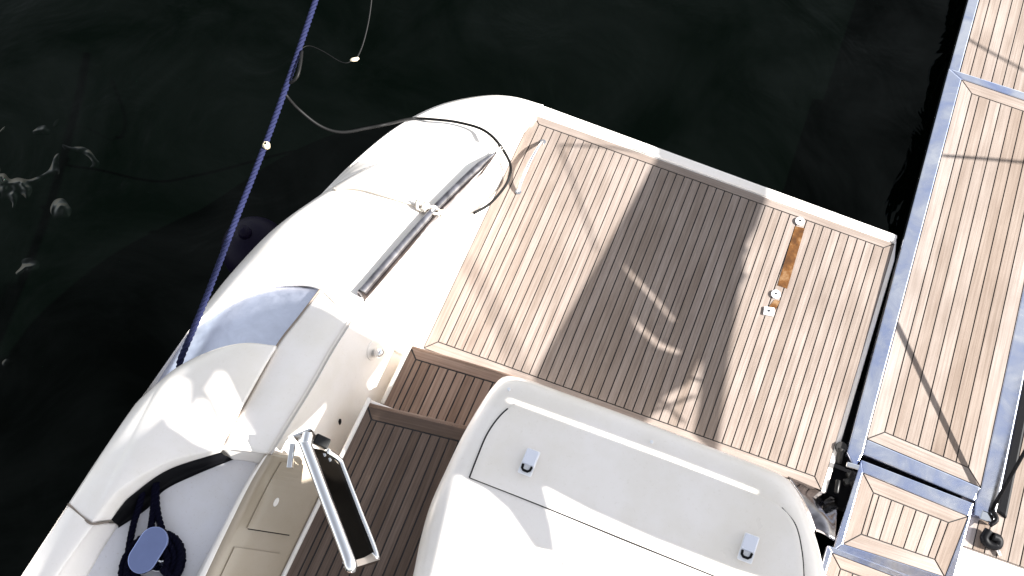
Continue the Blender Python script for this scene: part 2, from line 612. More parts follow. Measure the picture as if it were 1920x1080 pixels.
# ---- inner wall from rail to platform and steps
w_top = m_in + pz([(966, 258, 0.05), (1003, 224, -0.015)])
w_base = [Vector((-0.066, y, -0.004)) for y in (-0.16, -0.02, 0.42, 0.84, 1.24, 1.43, 1.585)]
w_mid = [a.lerp(b, 0.6) + Vector((-0.012, 0, -0.03 * min(1, a.z))) for a, b in zip(w_top, w_base)]
w_top2 = [a.lerp(b, 0.05) for a, b in zip(w_top, w_base)]
vs, fs = loft([w_top, w_top2, w_mid, w_base], 60, 6)
remember(vs, fs)
wm = MB(); wm.add(vs, fs, 0, True)
wall = wm.build('inner_side', 'gelcoat', yacht, solid=0.02)
w2t = c_in
w2b = [Vector((-0.066, y, 0.0)) for y in (-0.16, -0.32, -0.52, -0.72, -0.92)]
w2m = [a.lerp(b, 0.62) + Vector((-0.015, 0, -0.02)) for a, b in zip(w2t, w2b)]
vs, fs = loft([w2t, [a.lerp(b, 0.05) for a, b in zip(w2t, w2b)], w2m, w2b], 40, 6)
remember(vs, fs)
w2 = MB(); w2.add(vs, fs, 0, True)
w2.build('step_side', 'gelcoat', yacht, solid=0.02)
tr = MB()
tr.add(*tube([Vector((-0.062, -0.15, 0.252)), Vector((-0.066, -0.5, 0.252))], 0.012, 8), 0, True)
tr.add(*tube([Vector((-0.062, -0.56, 0.502)), Vector((-0.066, -1.7, 0.502))], 0.012, 8), 0, True)
tr.build('edge_bead', 'gelcoat', yacht)

# cockpit side with locker doors (ahead of the coaming)
w3t = pz([(503, 850, 0.81), (470, 905, 0.80), (430, 985, 0.80), (385, 1080, 0.80), (340, 1180, 0.80)])
w3b = [Vector((-0.066, y, 0.49)) for y in (-0.90, -1.08, -1.30, -1.55, -1.85)]
def W3(s, t, off=0.0):
    a = cr(w3t, 101)[int(s * 100)]
    b = cr(w3b, 101)[int(s * 100)]
    p = a.lerp(b, t)
    nn = (b - a).cross(w3t[-1] - w3t[0]).normalized()
    if nn.x < 0:
        nn = -nn
    return p + nn * off
vs, fs = loft([w3t, [a.lerp(b, 0.5) for a, b in zip(w3t, w3b)], w3b], 40, 4)
remember(vs, fs)
w3 = MB(); w3.add(vs, fs, 0, True)
cside = w3.build('cockpit_side', 'gelcoat_shaded', yacht, solid=0.02)
for (s0, s1, t0, t1) in ((0.06, 0.50, 0.22, 0.80), (0.60, 0.97, 0.18, 0.80)):
    dm = MB()
    k = 12
    ring = [(s0 + (s1 - s0) * i / k, t0) for i in range(k + 1)] + [(s0 + (s1 - s0) * (k - i) / k, t1) for i in range(k + 1)]
    tp = [W3(s, t, 0.008) for s, t in ring]
    lo = [W3(s, t, -0.01) for s, t in ring]
    q = len(tp)
    fs = [[i, q - 1 - i, q - 2 - i, i + 1] for i in range(k)]
    dm.add(tp, fs, 0)
    dm.add(tp + lo, [[i, q + i, q + (i + 1) % q, (i + 1) % q] for i in range(q)], 0)
    dr = dm.build('locker_door', 'gelcoat_shaded', yacht, bevel=0.0)
    g = MB()
    g.add(*tube([W3(s1 + 0.008, t0 + 0.02, 0.003), W3(s1 + 0.008, t1, 0.003)], 0.005, 6), 0, True)
    g.build('door_gap', 'rubber', dr)
    if s0 < 0.1:
        g = MB()
        hc = W3(0.34, 0.42, 0.012)
        nn = (W3(0.34, 0.42, 1) - W3(0.34, 0.42, 0)).normalized()
        g.add(*disc(hc, 0.022, 0.006, 20, nn, 0.012, W3(0.5, 0.42) - W3(0.2, 0.42)))
        g.build('latch', 'gelcoat', dr, bevel=0.002)

# ---- rail along the bulwark
rp = [p + Vector((0.0, 0.0, 0.016)) for p in arc(pz([(677, 556, 0.675), (748, 474, 0.575), (819, 394, 0.465), (885, 329, 0.37), (931, 288, 0.315)]), 60)]
rm = MB()
prof = [(-0.018, -0.03), (0.026, -0.04), (0.027, -0.02), (0.020, 0.002), (0.008, 0.020), (-0.004, 0.028), (-0.014, 0.028), (-0.018, 0.022)]
vs = []
for i, p in enumerate(rp):
    t = (rp[min(i + 1, 59)] - rp[max(0, i - 1)]).normalized()
    s = t.cross(Vector((0, 0, 1))).normalized()
    w = s.cross(t)
    e = min(1, (59 - i) / 8 + 0.15)
    for x, y in prof:
        vs.append(p + s * x * e + w * y * e)
k = len(prof)
fs = [[i * k + j, i * k + (j + 1) % k, (i + 1) * k + (j + 1) % k, (i + 1) * k + j] for i in range(59) for j in range(k)]
fs += [list(range(k)), [59 * k + j for j in range(k)]]
rm.add(vs, fs, 0, True)
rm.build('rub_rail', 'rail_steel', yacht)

# ---- chafe plate and forward gunwale cover
vs, fs = coons(pz([(268, 745, 0.56), (330, 655, 0.52), (362, 608, 0.50)]), pz([(530, 660, 0.68), (570, 600, 0.675), (604, 540, 0.665)]),
               pz([(268, 745, 0.56), (350, 705, 0.60), (440, 675, 0.64), (530, 660, 0.68)]), pz([(362, 608, 0.50), (430, 562, 0.565), (510, 538, 0.62), (604, 540, 0.665)]), 30, 30, 0.01)
remember(vs, fs)
cp = MB(); cp.add(vs, fs, 0, True)
cp.build('chafe_plate', 'steel_plate', yacht, solid=0.01)

g_out = pz([(128, 945, 0.78), (190, 850, 0.75), (250, 763, 0.71), (272, 740, 0.69)])
g_aft = pz([(272, 740, 0.69), (330, 690, 0.73), (400, 656, 0.76), (460, 643, 0.77), (518, 648, 0.76)])
g_in = pz([(413, 842, 0.83), (440, 790, 0.81), (468, 738, 0.80), (518, 648, 0.76)])
rim_t = pz([(172, 981, 0.83), (200, 945, 0.84), (233, 913, 0.845), (315, 867, 0.84), (413, 842, 0.83)])
def straight(pts, n):
    d = [0]
    for a, b in zip(pts, pts[1:]):
        d.append(d[-1] + (b - a).length)
    o = []
    for i in range(n):
        t = d[-1] * i / (n - 1)
        j = max(k for k in range(len(pts) - 1) if d[k] <= t + 1e-9)
        o.append(pts[j].lerp(pts[j + 1], (t - d[j]) / (d[j + 1] - d[j])))
    return o
g_fwd = pz([(128, 945, 0.78), (150, 968, 0.81)]) + arc(rim_t, 24)
vs, fs = coons(g_out, g_in, straight(g_fwd, 60), g_aft, 46, 60, 0.03, 4)
remember(vs, fs)
gm = MB(); gm.add(vs, fs, 0, True)
cover = gm.build('gunwale_cover', 'gelcoat', yacht, solid=0.03)
rim_b = pz([(209, 974, 0.775), (228, 948, 0.775), (249, 927, 0.775), (315, 881, 0.775), (414, 848, 0.79)])
vs, fs = loft([rim_t, [a.lerp(b, 0.35) + Vector((0, 0, 0.006)) for a, b in zip(rim_t, rim_b)], rim_b], 50, 6)
rmb = MB(); rmb.add(vs, fs, 0, True)
rmb.build('cover_rim', 'gelcoat', cover, solid=0.012)
# line chute under the cover; its cavity shade is put into the black colour
ZD = 0.70
ln_b = pz([(222, 990, ZD + 0.003), (275, 955, ZD + 0.003), (309, 919, ZD + 0.003), (368, 890, ZD + 0.003), (439, 861, ZD + 0.004)])
vs, fs = loft([[p + Vector((-0.03, 0.03, -0.01)) for p in rim_b], rim_b, [a.lerp(b, 0.5) + Vector((0, 0, -0.03)) for a, b in zip(rim_b, ln_b)], ln_b], 50, 5)
lnr = MB(); lnr.add(vs, fs, 0, True)
lnr.build('line_chute', 'rubber', yacht)

# forward gunwale
fo = pz([(127, 947, 0.78), (80, 1018, 0.80), (35, 1087, 0.82), (-30, 1185, 0.84)])
fi_ = pz([(171, 983, 0.83), (128, 1042, 0.84), (95, 1090, 0.85), (30, 1190, 0.86)])
fb = pz([(225, 980, ZD), (190, 1035, ZD), (160, 1088, ZD), (100, 1190, ZD)])
vs, fs = loft([fo, [a.lerp(b, 0.5) + Vector((0, 0, 0.015)) for a, b in zip(fo, fi_)], fi_, [a.lerp(b, 0.2) + Vector((0, 0, -0.01)) for a, b in zip(fi_, fb)], fb], 40, 6)
remember(vs, fs)
fg = MB(); fg.add(vs, fs, 0, True)
fwd = fg.build('gunwale', 'gelcoat', yacht, solid=0.02)
sm = MB(); sm.add(*tube([p + Vector((0, 0, 0.0)) for p in arc([g_fwd[0] , P(150, 966, 0.812), P(172, 982, 0.832), P(205, 978, 0.80)], 20)], 0.005, 6), 0, True)
sm.build('seam_line', 'seam', fwd)

# side deck
sd = MB()
deck = pz([(60, 1190, ZD), (120, 1050, ZD), (215, 980, ZD), (262, 945, ZD), (298, 912, ZD), (360, 882, ZD), (433, 857, ZD), (525, 862, ZD), (470, 955, ZD), (410, 1080, ZD), (360, 1190, ZD)])
sd.add(*prism(deck, 0.03))
v2, f2 = prism(deck, 0.03)
remember(v2, [f2[0]])
sd.build('side_deck', 'nonskid', yacht)
# end piece joining the coaming to the deck, and the raised toe strip
vs, fs = loft([pz([(415, 842, 0.81), (460, 843, 0.815), (503, 850, 0.812)]), pz([(425, 850, 0.76), (470, 852, 0.765), (512, 860, 0.77)]),
               pz([(435, 862, ZD), (478, 868, ZD), (508, 885, ZD)])], 24, 6)
ep = MB(); ep.add(vs, fs, 0, True)
ep.build('coaming_end', 'gelcoat', coam, solid=0.012)
t1 = w3t
t0_ = pz([(487, 868, 0.79), (452, 925, 0.79), (413, 1000, 0.79), (370, 1085, 0.79), (322, 1185, 0.79)])
t2 = pz([(480, 872, ZD), (444, 935, ZD), (405, 1010, ZD), (362, 1090, ZD), (314, 1190, ZD)])
vs, fs = loft([t1, [a.lerp(b, 0.5) + Vector((0, 0, 0.008)) for a, b in zip(t1, t0_)], t0_, t2], 40, 5)
remember(vs, fs)
ts = MB(); ts.add(vs, fs, 0, True)
ts.build('toe_strip', 'gelcoat', yacht, solid=0.012)

# ---- bollard on the side deck
cl = MB()
cc = P(277, 1031, 0.86)
dirn = (P(301, 992, 0.86) - P(252, 1070, 0.86)).normalized()
cl.add(*disc(cc - Vector((0, 0, 0.014)), 0.034, 0.15, 24))
cl.add(*disc(Vector((cc.x, cc.y, ZD + 0.012)), 0.07, 0.012, 24))
bol = cl.build('bollard', 'chrome', yacht, bevel=0.003)
side = Vector((-dirn.y, dirn.x, 0))
cap = MB()
pill = []
for i in range(20):
    a = -math.pi / 2 + math.pi * i / 19
    pill.append(cc + dirn * (0.042 + 0.066 * math.cos(a)) + side * (0.066 * math.sin(a)))
for i in range(20):
    a = math.pi / 2 + math.pi * i / 19
    pill.append(cc + dirn * (-0.042 + 0.066 * math.cos(a)) + side * (0.066 * math.sin(a)))
cap.add(*prism(pill, 0.014))
cap.build('bollard_cap', 'steel_cap', bol, bevel=0.004)

# ---- steps and cockpit floor
def slab(name, x0, x1, y0, y1, z, h):
    b = MB()
    b.add(*prism([Vector((x0, y0, z)), Vector((x1, y0, z)), Vector((x1, y1, z)), Vector((x0, y1, z))], h))
    return b.build(name, 'gelcoat', yacht, bevel=0.006)
s1 = slab('boarding_step', -0.066, 0.75, -0.62, -0.165, 0.235, 0.235)
a0, a1 = P(769, 649, 0.25), P(955, 704, 0.25)
teak('step_teak', s1, (-0.062, -0.66, 0.25), (0.54, -0.62, 0.25), a1 + (a1 - a0) * 0.08, a0, 0.05, 0.06, 0.06, 0.05, 0.062, 'teak_step', gap=0.008, nudge=0.035)
s2 = slab('cockpit_floor', -0.066, 2.0, -2.6, -0.56, 0.485, 0.485)
b0, b1 = P(688, 757, 0.50), P(872, 801, 0.50)
teak('floor_teak', s2, (-0.062, -2.5, 0.5), (0.66, -2.5, 0.5), b1 + (b1 - b0) * 0.25, b0, 0.05, 0.06, 0.06, 0.05, 0.075, 'teak_cockpit', gap=0.008, nudge=0.03)
# rounded nosings
for pa, pb in ((a0, a1 + (a1 - a0) * 0.08), (b0, b1 + (b1 - b0) * 0.25)):
    nb = MB(); nb.add(*tube([pa + Vector((0.004, -0.004, -0.013)), pb + Vector((0, -0.004, -0.013))], 0.0145, 10), 0, True)
    nb.uv[0] = [(0, 0)] * 4
    nb.build('nosing', 'teak_step', s1 if pa is a0 else s2)

# ---- transom locker
ZT = 0.80
out_px = [(700, 1330), (740, 1200), (773, 1085), (786, 1020), (806, 948), (832, 890), (868, 815), (905, 752), (924, 724), (944, 706), (975, 708), (1060, 738), (1200, 789), (1340, 842),
          (1430, 876), (1470, 893), (1496, 922), (1520, 980), (1536, 1030), (1546, 1090), (1548, 1200), (1530, 1340)]
oc = arc([P(x, y, ZT - 0.11) for x, y in out_px], 160)
nb_ = len(oc)
nrm = []
for i in range(nb_):
    t = (oc[min(i + 1, nb_ - 1)] - oc[max(i - 1, 0)])
    nn = Vector((t.y, -t.x, 0)).normalized()
    nrm.append(nn)
RR = 0.105
rings = [[Vector((p.x, p.y, 0.0)) + n_ * 0.004 for p, n_ in zip(oc, nrm)], [p + n_ * 0.002 for p, n_ in zip(oc, nrm)]]
for k in range(1, 10):
    d = RR * (1 - math.cos(math.pi / 2 * k / 9))
    h = RR * math.sin(math.pi / 2 * k / 9)
    rg = [p + n_ * d + Vector((0, 0, -0.01 + h)) for p, n_ in zip(oc, nrm)]
    for _ in range(5 * k):
        rg = [rg[0]] + [rg[i] * 0.5 + (rg[i - 1] + rg[i + 1]) * 0.25 for i in range(1, nb_ - 1)] + [rg[-1]]
    rings.append(rg)
tb = MB()
vs = [p for r in rings for p in r]
tb.add(vs, gridfaces(len(rings), nb_), 0, True)
capi = [(len(rings) - 1) * nb_ + i for i in range(nb_)]
tb.f.append(capi); tb.mi.append(0); tb.sm.append(True)
tb.f.append([r * nb_ for r in range(len(rings))] + [r * nb_ + nb_ - 1 for r in range(len(rings) - 1, -1, -1)]); tb.mi.append(0); tb.sm.append(False)
remember(vs, up(vs, gridfaces(len(rings), nb_)) + [capi])
tlock = tb.build('transom_locker', 'gelcoat', yacht)
ZL = ZT
lid_px = [(882, 896), (895, 862), (915, 815), (938, 775), (962, 748), (1010, 764), (1120, 806), (1260, 858), (1380, 904), (1440, 930), (1480, 962), (1497, 1000), (1503, 1040), (1506, 1110),
          (1420, 1108), (1340, 1080), (1180, 1015), (1020, 950)]
BVH = BVHTree.FromPolygons([tuple(p) for p in SURF[0]], SURF[1])
def S(x, y, off=0.0, dz=0.0):
    hit, nn, _, _ = BVH.ray_cast(CAM, ray(x, y), 30)
    if hit is None:
        return P(x, y, 0.3)
    if nn.dot(ray(x, y)) > 0:
        nn = -nn
    return hit + nn * off + Vector((0, 0, dz))
def SN(x, y):
    hit, nn, _, _ = BVH.ray_cast(CAM, ray(x, y), 30)
    if nn is None:
        return Vector((0, 0, 1))
    return nn if nn.dot(ray(x, y)) < 0 else -nn

def pxpatch(a, b, c, d, nu, nv, off):
    """pixel-outlined patch laid on the surface below it: a bottom, b top, c left, d right"""
    v3 = lambda l: [Vector((x, y, 0)) for x, y in l]
    a, b, c, d = arc(v3(a), nu), arc(v3(b), nu), arc(v3(c), nv), arc(v3(d), nv)
    px = []
    for j in range(nv):
        v = j / (nv - 1)
        for i in range(nu):
            u = i / (nu - 1)
            px.append(a[i].lerp(b[i], v) + c[j].lerp(d[j], u) - (a[0].lerp(a[-1], u)).lerp(b[0].lerp(b[-1], u), v))
    return [S(p.x, p.y, off) for p in px], px
NU, NV = 46, 30
la = [(882, 896), (1020, 950), (1180, 1015), (1340, 1080), (1450, 1124), (1506, 1146)]
lb_ = [(967, 757), (1014, 773), (1121, 814), (1259, 866), (1378, 911), (1426, 931)]
lc = [(882, 896), (895, 862), (915, 815), (940, 780), (967, 757)]
ld_ = [(1506, 1146), (1506, 1090), (1502, 1035), (1490, 985), (1464, 952), (1426, 931)]
tp, _ = pxpatch(la, lb_, lc, ld_, NU, NV, 0.008)
lo, _ = pxpatch(la, lb_, lc, ld_, NU, NV, -0.01)
lm = MB()
rim = [i for i in range(NU)] + [r * NU + NU - 1 for r in range(1, NV)] + [(NV - 1) * NU + i for i in range(NU - 2, -1, -1)] + [r * NU for r in range(NV - 2, 0, -1)]
o_ = len(tp)
lvs = tp + [lo[i] for i in rim]
lfs = gridfaces(NV, NU) + [[rim[i], rim[(i + 1) % len(rim)], o_ + (i + 1) % len(rim), o_ + i][::-1] for i in range(len(rim))]
lm.add(lvs, lfs, 0, True)
lid = lm.build('lid', 'gelcoat', tlock, bevel=0.007)
gp = MB()
for ln, rr_ in ((lc, 0.0045), (la, 0.003), (ld_[1:5], 0.004)):
    cen = Vector((1200, 930, 0))
    q = [p + (p - cen).normalized() * 1.6 for p in arc([Vector((x, y, 0)) for x, y in ln], 60)]
    if ln is lc:
        q = q[:54]
    gp.add(*tube([S(p.x, p.y, 0.002) for p in q], rr_, 6), 0, True)
gp.build('lid_gap', 'caulk', tlock)
# latches
for (x, y) in ((992, 867), (1403, 1028)):
    z = ZL + 0.008
    u = (P(x + 47, y + 18, z) - P(x, y, z)).normalized()
    c = P(x, y, z)
    v = Vector((-u.y, u.x, 0))
    lb = MB()
    def rr(cx, cy, w, h, z0, hh, r=0.008):
        pts = []
        for sx_, sy_, a0_ in ((1, 1, 0), (-1, 1, 90), (-1, -1, 180), (1, -1, 270)):
            for k in range(5):
                a = R(a0_ + 22.5 * k)
                pts.append(c + u * (cx + sx_ * (w / 2 - r) + r * math.cos(a)) + v * (cy + sy_ * (h / 2 - r) + r * math.sin(a)) + Vector((0, 0, z0)))
        return prism(pts, hh)
    lb.add(*rr(0, 0.0, 0.066, 0.125, 0.005, 0.006))
    la_ = lb.build('latch', 'white_plastic', tlock, bevel=0.003)
    f_ = MB(); f_.add(*rr(0, 0.022, 0.058, 0.072, 0.014, 0.009)); f_.build('latch_flap', 'cover_plastic', la_, bevel=0.003)
    k_ = MB()
    k_.add(*tube([c + u * -0.021 + v * -0.018 + Vector((0, 0, 0.009)), c + u * -0.019 + v * -0.036 + Vector((0, 0, 0.009)), c + u * -0.010 + v * -0.044 + Vector((0, 0, 0.009)),
                  c + u * 0.010 + v * -0.044 + Vector((0, 0, 0.009)), c + u * 0.019 + v * -0.036 + Vector((0, 0, 0.009)), c + u * 0.021 + v * -0.018 + Vector((0, 0, 0.009))], 0.006, 8), 0, True)
    k_.build('latch_ring', 'rubber', la_)
for (x, y) in ((954, 729), (1222, 828)):
    s_ = MB(); s_.add(*disc(P(x, y, ZT - 0.005), 0.008, 0.02, 16)); s_.build('stud', 'white_plastic', tlock, bevel=0.002)

# forward moulded line on the transom locker
ml = MB(); ml.add(*tube([S(x, y, 0.0) for x, y in ((812, 944), (900, 985), (980, 1016), (1035, 1038), (1058, 1050), (1055, 1066), (1030, 1085))], 0.004, 6), 0, True)
ml.build('moulded_line', 'gelcoat', tlock)

# shower head, drain and hairline on the inner side
nn = SN(698, 655)
sh = MB(); sh.add(*disc(S(700, 655, 0.006), 0.06, 0.012, 28, nn)); shw = sh.build('shower_recess', 'gelcoat', yacht, bevel=0.004)
sh = MB()
c0_ = S(699, 662, 0.01)
sh.add(*tube([c0_, c0_ + nn * 0.03 + Vector((0, 0, 0.02)), c0_ + nn * 0.05 + Vector((0, 0, 0.055))], 0.02, 14, radii=[0.024, 0.022, 0.017]), 0, True)
sh.build('shower_head', 'chrome', shw)
dn = MB(); nn2 = SN(637, 791); dn.add(*disc(S(637, 791, 0.004), 0.022, 0.006, 20, nn2, 0.010, Vector((0, 0.5, 1)))); dn.build('drain_hole', 'rubber', yacht)
hl = MB(); hl.add(*tube([S(x, y, 0.0) for x, y in ((721, 558), (735, 580), (750, 604), (763, 627))], 0.0016, 5), 0, True); hl.build('panel_line', 'seam', wall)
dk = MB(); nn3 = SN(850, 497); dk.add(*disc(S(850, 497, 0.003), 0.035, 0.005, 20, nn3, 0.010, Vector((0, 1, 0.4)))); dk.build('light_lens', 'white_plastic', wall, bevel=0.001)

# ---- stainless gate standing open in the cockpit
def bar(p, q, w, h, upv=Vector((0, 0, 1))):
    t = (q - p).normalized()
    s = t.cross(upv).normalized()
    w_ = s.cross(t)
    rg = []
    for e in (p, q):
        for a, b in ((-1, -1), (1, -1), (1, 1), (-1, 1)):
            rg.append(e + s * a * w / 2 + w_ * b * h / 2)
    return rg, [[0, 1, 2, 3][::-1], [4, 5, 6, 7], [0, 1, 5, 4], [1, 2, 6, 5], [2, 3, 7, 6], [3, 0, 4, 7]]
zt_, zb_ = 0.98, 0.80
ga, gb = P(572, 830, zt_), P(655, 1052, zt_)
gc, gd = P(644, 880, zb_), P(705, 1040, zb_)
fr = MB()
fr.add(*tube(arc([ga + Vector((-0.01, 0.01, 0)), ga, ga.lerp(gb, 0.5), gb, gb + (gd - gb) * 0.12 + Vector((0.0, -0.03, 0))], 40), 0.027, 16), 0, True)
fr.add(*tube(arc([P(612, 845, 0.87), P(636, 862, 0.81), gc, gc.lerp(gd, 0.5), gd, gd.lerp(gb, 0.1) + Vector((0, -0.02, 0))], 40), 0.015, 12), 0, True)
fr.add(*bar(gb + Vector((0, -0.02, 0)), gd + Vector((0, -0.01, 0)), 0.05, 0.022))
gate = fr.build('gate', 'chrome', yacht)
gpn = MB()
pa = [ga.lerp(gb, 0.03), ga.lerp(gb, 0.5), gb, gd, gc.lerp(gd, 0.5), gc, P(612, 846, 0.87)]
gpn.add(*prism(pa, 0.01, Vector((-0.3, 0.1, -0.95)).normalized()))
gpn.build('dark_panel', 'panel_dark', gate)
for x, y in ((583, 848), (592, 858), (607, 853), (617, 862)):
    zz = 0.955 - (x - 575) * 0.0022
    b_ = MB(); c = P(x, y, zz + 0.012)
    b_.add(*disc(c, 0.010, 0.02, 14)); b_.build('bolt', 'chrome', gate, bevel=0.002)
hb = MB()
hb.add(*tube([P(578, 812, 0.99), P(575, 832, 0.99)], 0.026, 14), 0, True)
hb.add(*bar(P(556, 826, 0.90), P(590, 812, 0.90), 0.012, 0.14))
hb.build('hinge', 'chrome', gate, bevel=0.003)
hk = MB(); hk.add(*bar(P(590, 822, 0.93), P(616, 834, 0.90), 0.05, 0.035)); hk.build('hinge_cover', 'black_plastic', gate, bevel=0.006)
pl_ = MB(); pl_.add(*bar(P(549, 832, 0.87), P(543, 878, 0.87), 0.026, 0.02)); pl_.build('strike_plate', 'chrome', gate, bevel=0.004)

# ---- deck beyond the gangway (same platform)
rs = MB(); rs.add(*prism([Vector((2.86, -1.6, -0.006)), Vector((4.6, -1.6, -0.006)), Vector((4.6, 1.5, -0.006)), Vector((3.0, 1.5, -0.006)), Vector((3.0, 0.0, -0.006)), Vector((2.86, 0.0, -0.006))], 0.16))
rsec = rs.build('platform_wing', 'gelcoat', yacht, bevel=0.012)
teak('wing_teak', rsec, (2.87, -0.062, 0), (4.5, -0.04, 0), (4.5, 1.45, 0), (2.87, 1.49, 0), 0.058, 0.05, 0.06, 0.004, 0.05, 'teak_gangway')
nw = MB(); nw.add(*prism([Vector((2.22, -0.06, -0.10)), Vector((3.01, -0.06, -0.10)), Vector((3.01, 0.6, -0.10)), Vector((2.22, 0.6, -0.10))], 0.06))
nw.build('gangway_well', 'rubber', yacht)

# ================================================================== THE GANGWAY
GZ = 0.035
gang = thing('gangway', 'teak topped boarding gangway in a polished steel frame reaching out over the water', 'gangway', (2.6, 0.3, 0))
tl, trr, bl_, br_ = P(1803, 149, GZ), P(1803 + 240, 149 + 70, GZ), P(1625, 823, GZ), P(1839, 914, GZ)
def L2(a, b, t): return a + (b - a) * t
bx = br_ - bl_
trr = tl + bx * 0.985
teak('teak_panel', gang, bl_, br_, trr, tl, 0.066, 0.078, 0.078, 0.075, 0.075, 'teak_gangway', nudge=0.045)
ol_t, ol_b = P(1779, 128, GZ), P(1588, 848, GZ)
or_b = P(1868, 962, GZ)
or_t = ol_t + (or_b - ol_b) * 1.0
f = MB()
dn = 0.006
zf = Vector((0, 0, 0.003))
ib0, ib1 = P(1618, 852, GZ), P(1828, 940, GZ)
foot_l, foot_r = P(1600, 868, GZ), P(1862, 985, GZ)
def beam(poly, h=0.07): f.add(*prism([p + zf for p in poly], h))
beam([ol_t, tl, bl_, ib0, P(1603, 880, GZ), ol_b])                      # left stringer
beam([trr, or_t, or_b, P(1850, 972, GZ), P(1826, 966, GZ), ib1, br_])       # right stringer
beam([bl_ + Vector((0.001, -0.001, -.001)), br_ + Vector((-0.001, 0, -.001)), ib1 + Vector((-0.001, 0, -.001)), ib0 + Vector((0.001, 0, -.001))])   # cross beam
beam([tl + Vector((0.001, 0.001, -.001)), ol_t + Vector((0.001, 0, -.001)), or_t + Vector((-0.001, 0, -.001)), trr + Vector((-0.001, 0.001, -.001))])
f.build('frame', 'steel_frame', gang, bevel=0.007)
# outer section, sliding out from below
z2 = 0.0
e0, e1 = P(1780, 128, z2), P(1825, -35, z2)
gd_ = (e1 - e0).normalized()
e1 = e0 + gd_ * 2.6
acr = bx.normalized()
f2 = MB()
f2.add(*prism([e0 - gd_ * 0.3, e0 - gd_ * 0.3 + acr * 0.065, e1 + acr * 0.065, e1], 0.07))
f2.add(*prism([e0 - gd_ * 0.3 + acr * 0.65, e0 - gd_ * 0.3 + acr * 0.715, e1 + acr * 0.715, e1 + acr * 0.65], 0.07))
f2.build('outer_frame', 'steel_frame', gang, bevel=0.007)
teak('outer_teak', gang, e0 - gd_ * 0.3 + acr * 0.067 - zf, e0 - gd_ * 0.3 + acr * 0.648 - zf, e1 + acr * 0.648 - zf, e1 + acr * 0.067 - zf, 0.066, 0.06, 0.06, 0.0, 0.07, 'teak_gangway')
# folding step at the yacht end
z3 = 0.05
fsn = [P(1615, 862, z3), P(1826, 944, z3), P(1782, 1110, z3), P(1560, 1035, z3)]
fsm = MB()
ti = [P(1618, 886, z3), P(1816, 968, z3), P(1772, 1082, z3), P(1580, 1020, z3)]
for i, j in ((0, 1), (1, 2), (2, 3), (3, 0)):
    k = Vector((0, 0, 0.0008 * i))
    fsm.add(*prism([fsn[i] + k, fsn[j] + k, ti[j] + k, ti[i] + k], 0.05))
fst = fsm.build('folding_step', 'steel_frame', gang, bevel=0.004)
teak('step_teak', fst, ti[3] - zf, ti[2] - zf, ti[1] - zf, ti[0] - zf, 0.062, 0.075, 0.075, 0.075, 0.075, 'teak_gangway', nudge=0.03)
z4 = 0.11
ls = [P(1552, 1022, z4), P(1712, 1082, z4), P(1690, 1190, z4), P(1520, 1130, z4)]
li = [P(1560, 1036, z4), P(1702, 1090, z4), P(1680, 1180, z4), P(1534, 1126, z4)]
lsm = MB()
for i, j in ((0, 1), (1, 2), (2, 3), (3, 0)):
    k = Vector((0, 0, 0.0008 * i))
    lsm.add(*prism([ls[i] + k, ls[j] + k, li[j] + k, li[i] + k], 0.08))
lst = lsm.build('landing_step', 'steel_frame', gang, bevel=0.004)
teak('step_teak', lst, li[3] - zf, li[2] - zf, li[1] - zf, li[0] - zf, 0.062, 0.06, 0.06, 0.06, 0.06, 'teak_gangway')
# black bumper along the right stringer
bp = MB()
bo = (or_b - ol_b).normalized()
gy = (or_t - or_b).normalized()
bp.add(*prism([or_b + gy * 0.02 + bo * 0.004 - Vector((0, 0, 0.02)), or_b + gy * 0.0 + bo * 0.062 - Vector((0, 0, 0.02)), or_b + gy * 2.6 + bo * 0.062 - Vector((0, 0, 0.02)), or_b + gy * 2.6 + bo * 0.004 - Vector((0, 0, 0.02))], 0.08))
bp.build('bumper', 'rubber', gang, bevel=0.012)
# hinge gear between platform and gangway
hg = MB()
hg.add(*disc(P(1578, 838, 0.014), 0.032, 0.03, 9))
hg.add(*tube([P(1578, 840, 0.01), P(1572, 868, -0.03)], 0.018, 12), 0, True)
hg.build('post', 'grey_plastic', gang, bevel=0.004)
hg = MB()
hg.add(*tube([P(1582, 905, 0.015), P(1612, 898, 0.015)], 0.02, 14), 0, True)
hg.add(*tube([P(1572, 900, 0.015), P(1568, 925, 0.01)], 0.013, 10), 0, True)
hg.add(*disc(P(1558, 937, 0.02), 0.018, 0.03, 14))
hg.add(*bar(P(1592, 885, 0.02), P(1606, 925, 0.0), 0.035, 0.03))
hg.build('hinge', 'black_plastic', gang, bevel=0.004)
hg = MB()
hg.add(*bar(P(1586, 872, 0.03), P(1614, 880, 0.03), 0.03, 0.04)); hg.build('hinge_bracket', 'chrome', gang, bevel=0.006)
hg = MB(); hg.add(*bar(P(1836, 966, 0.02), P(1862, 976, 0.02), 0.05, 0.05))
hg.build('hinge_bracket', 'chrome', gang, bevel=0.006)
vs, fs = loft([pz([(1478, 893, 0.0), (1520, 911, 0.0), (1572, 934, 0.0)]), pz([(1500, 925, 0.075), (1532, 938, 0.085), (1570, 955, 0.07)]), pz([(1518, 960, 0.15), (1545, 970, 0.17), (1568, 982, 0.14)]),
               pz([(1530, 995, 0.19), (1548, 1002, 0.21), (1566, 1012, 0.19)])], 24, 6)
hc = MB(); hc.add(vs, fs, 0, True)
hc.build('corner_guard', 'rail_steel', yacht, solid=0.01)

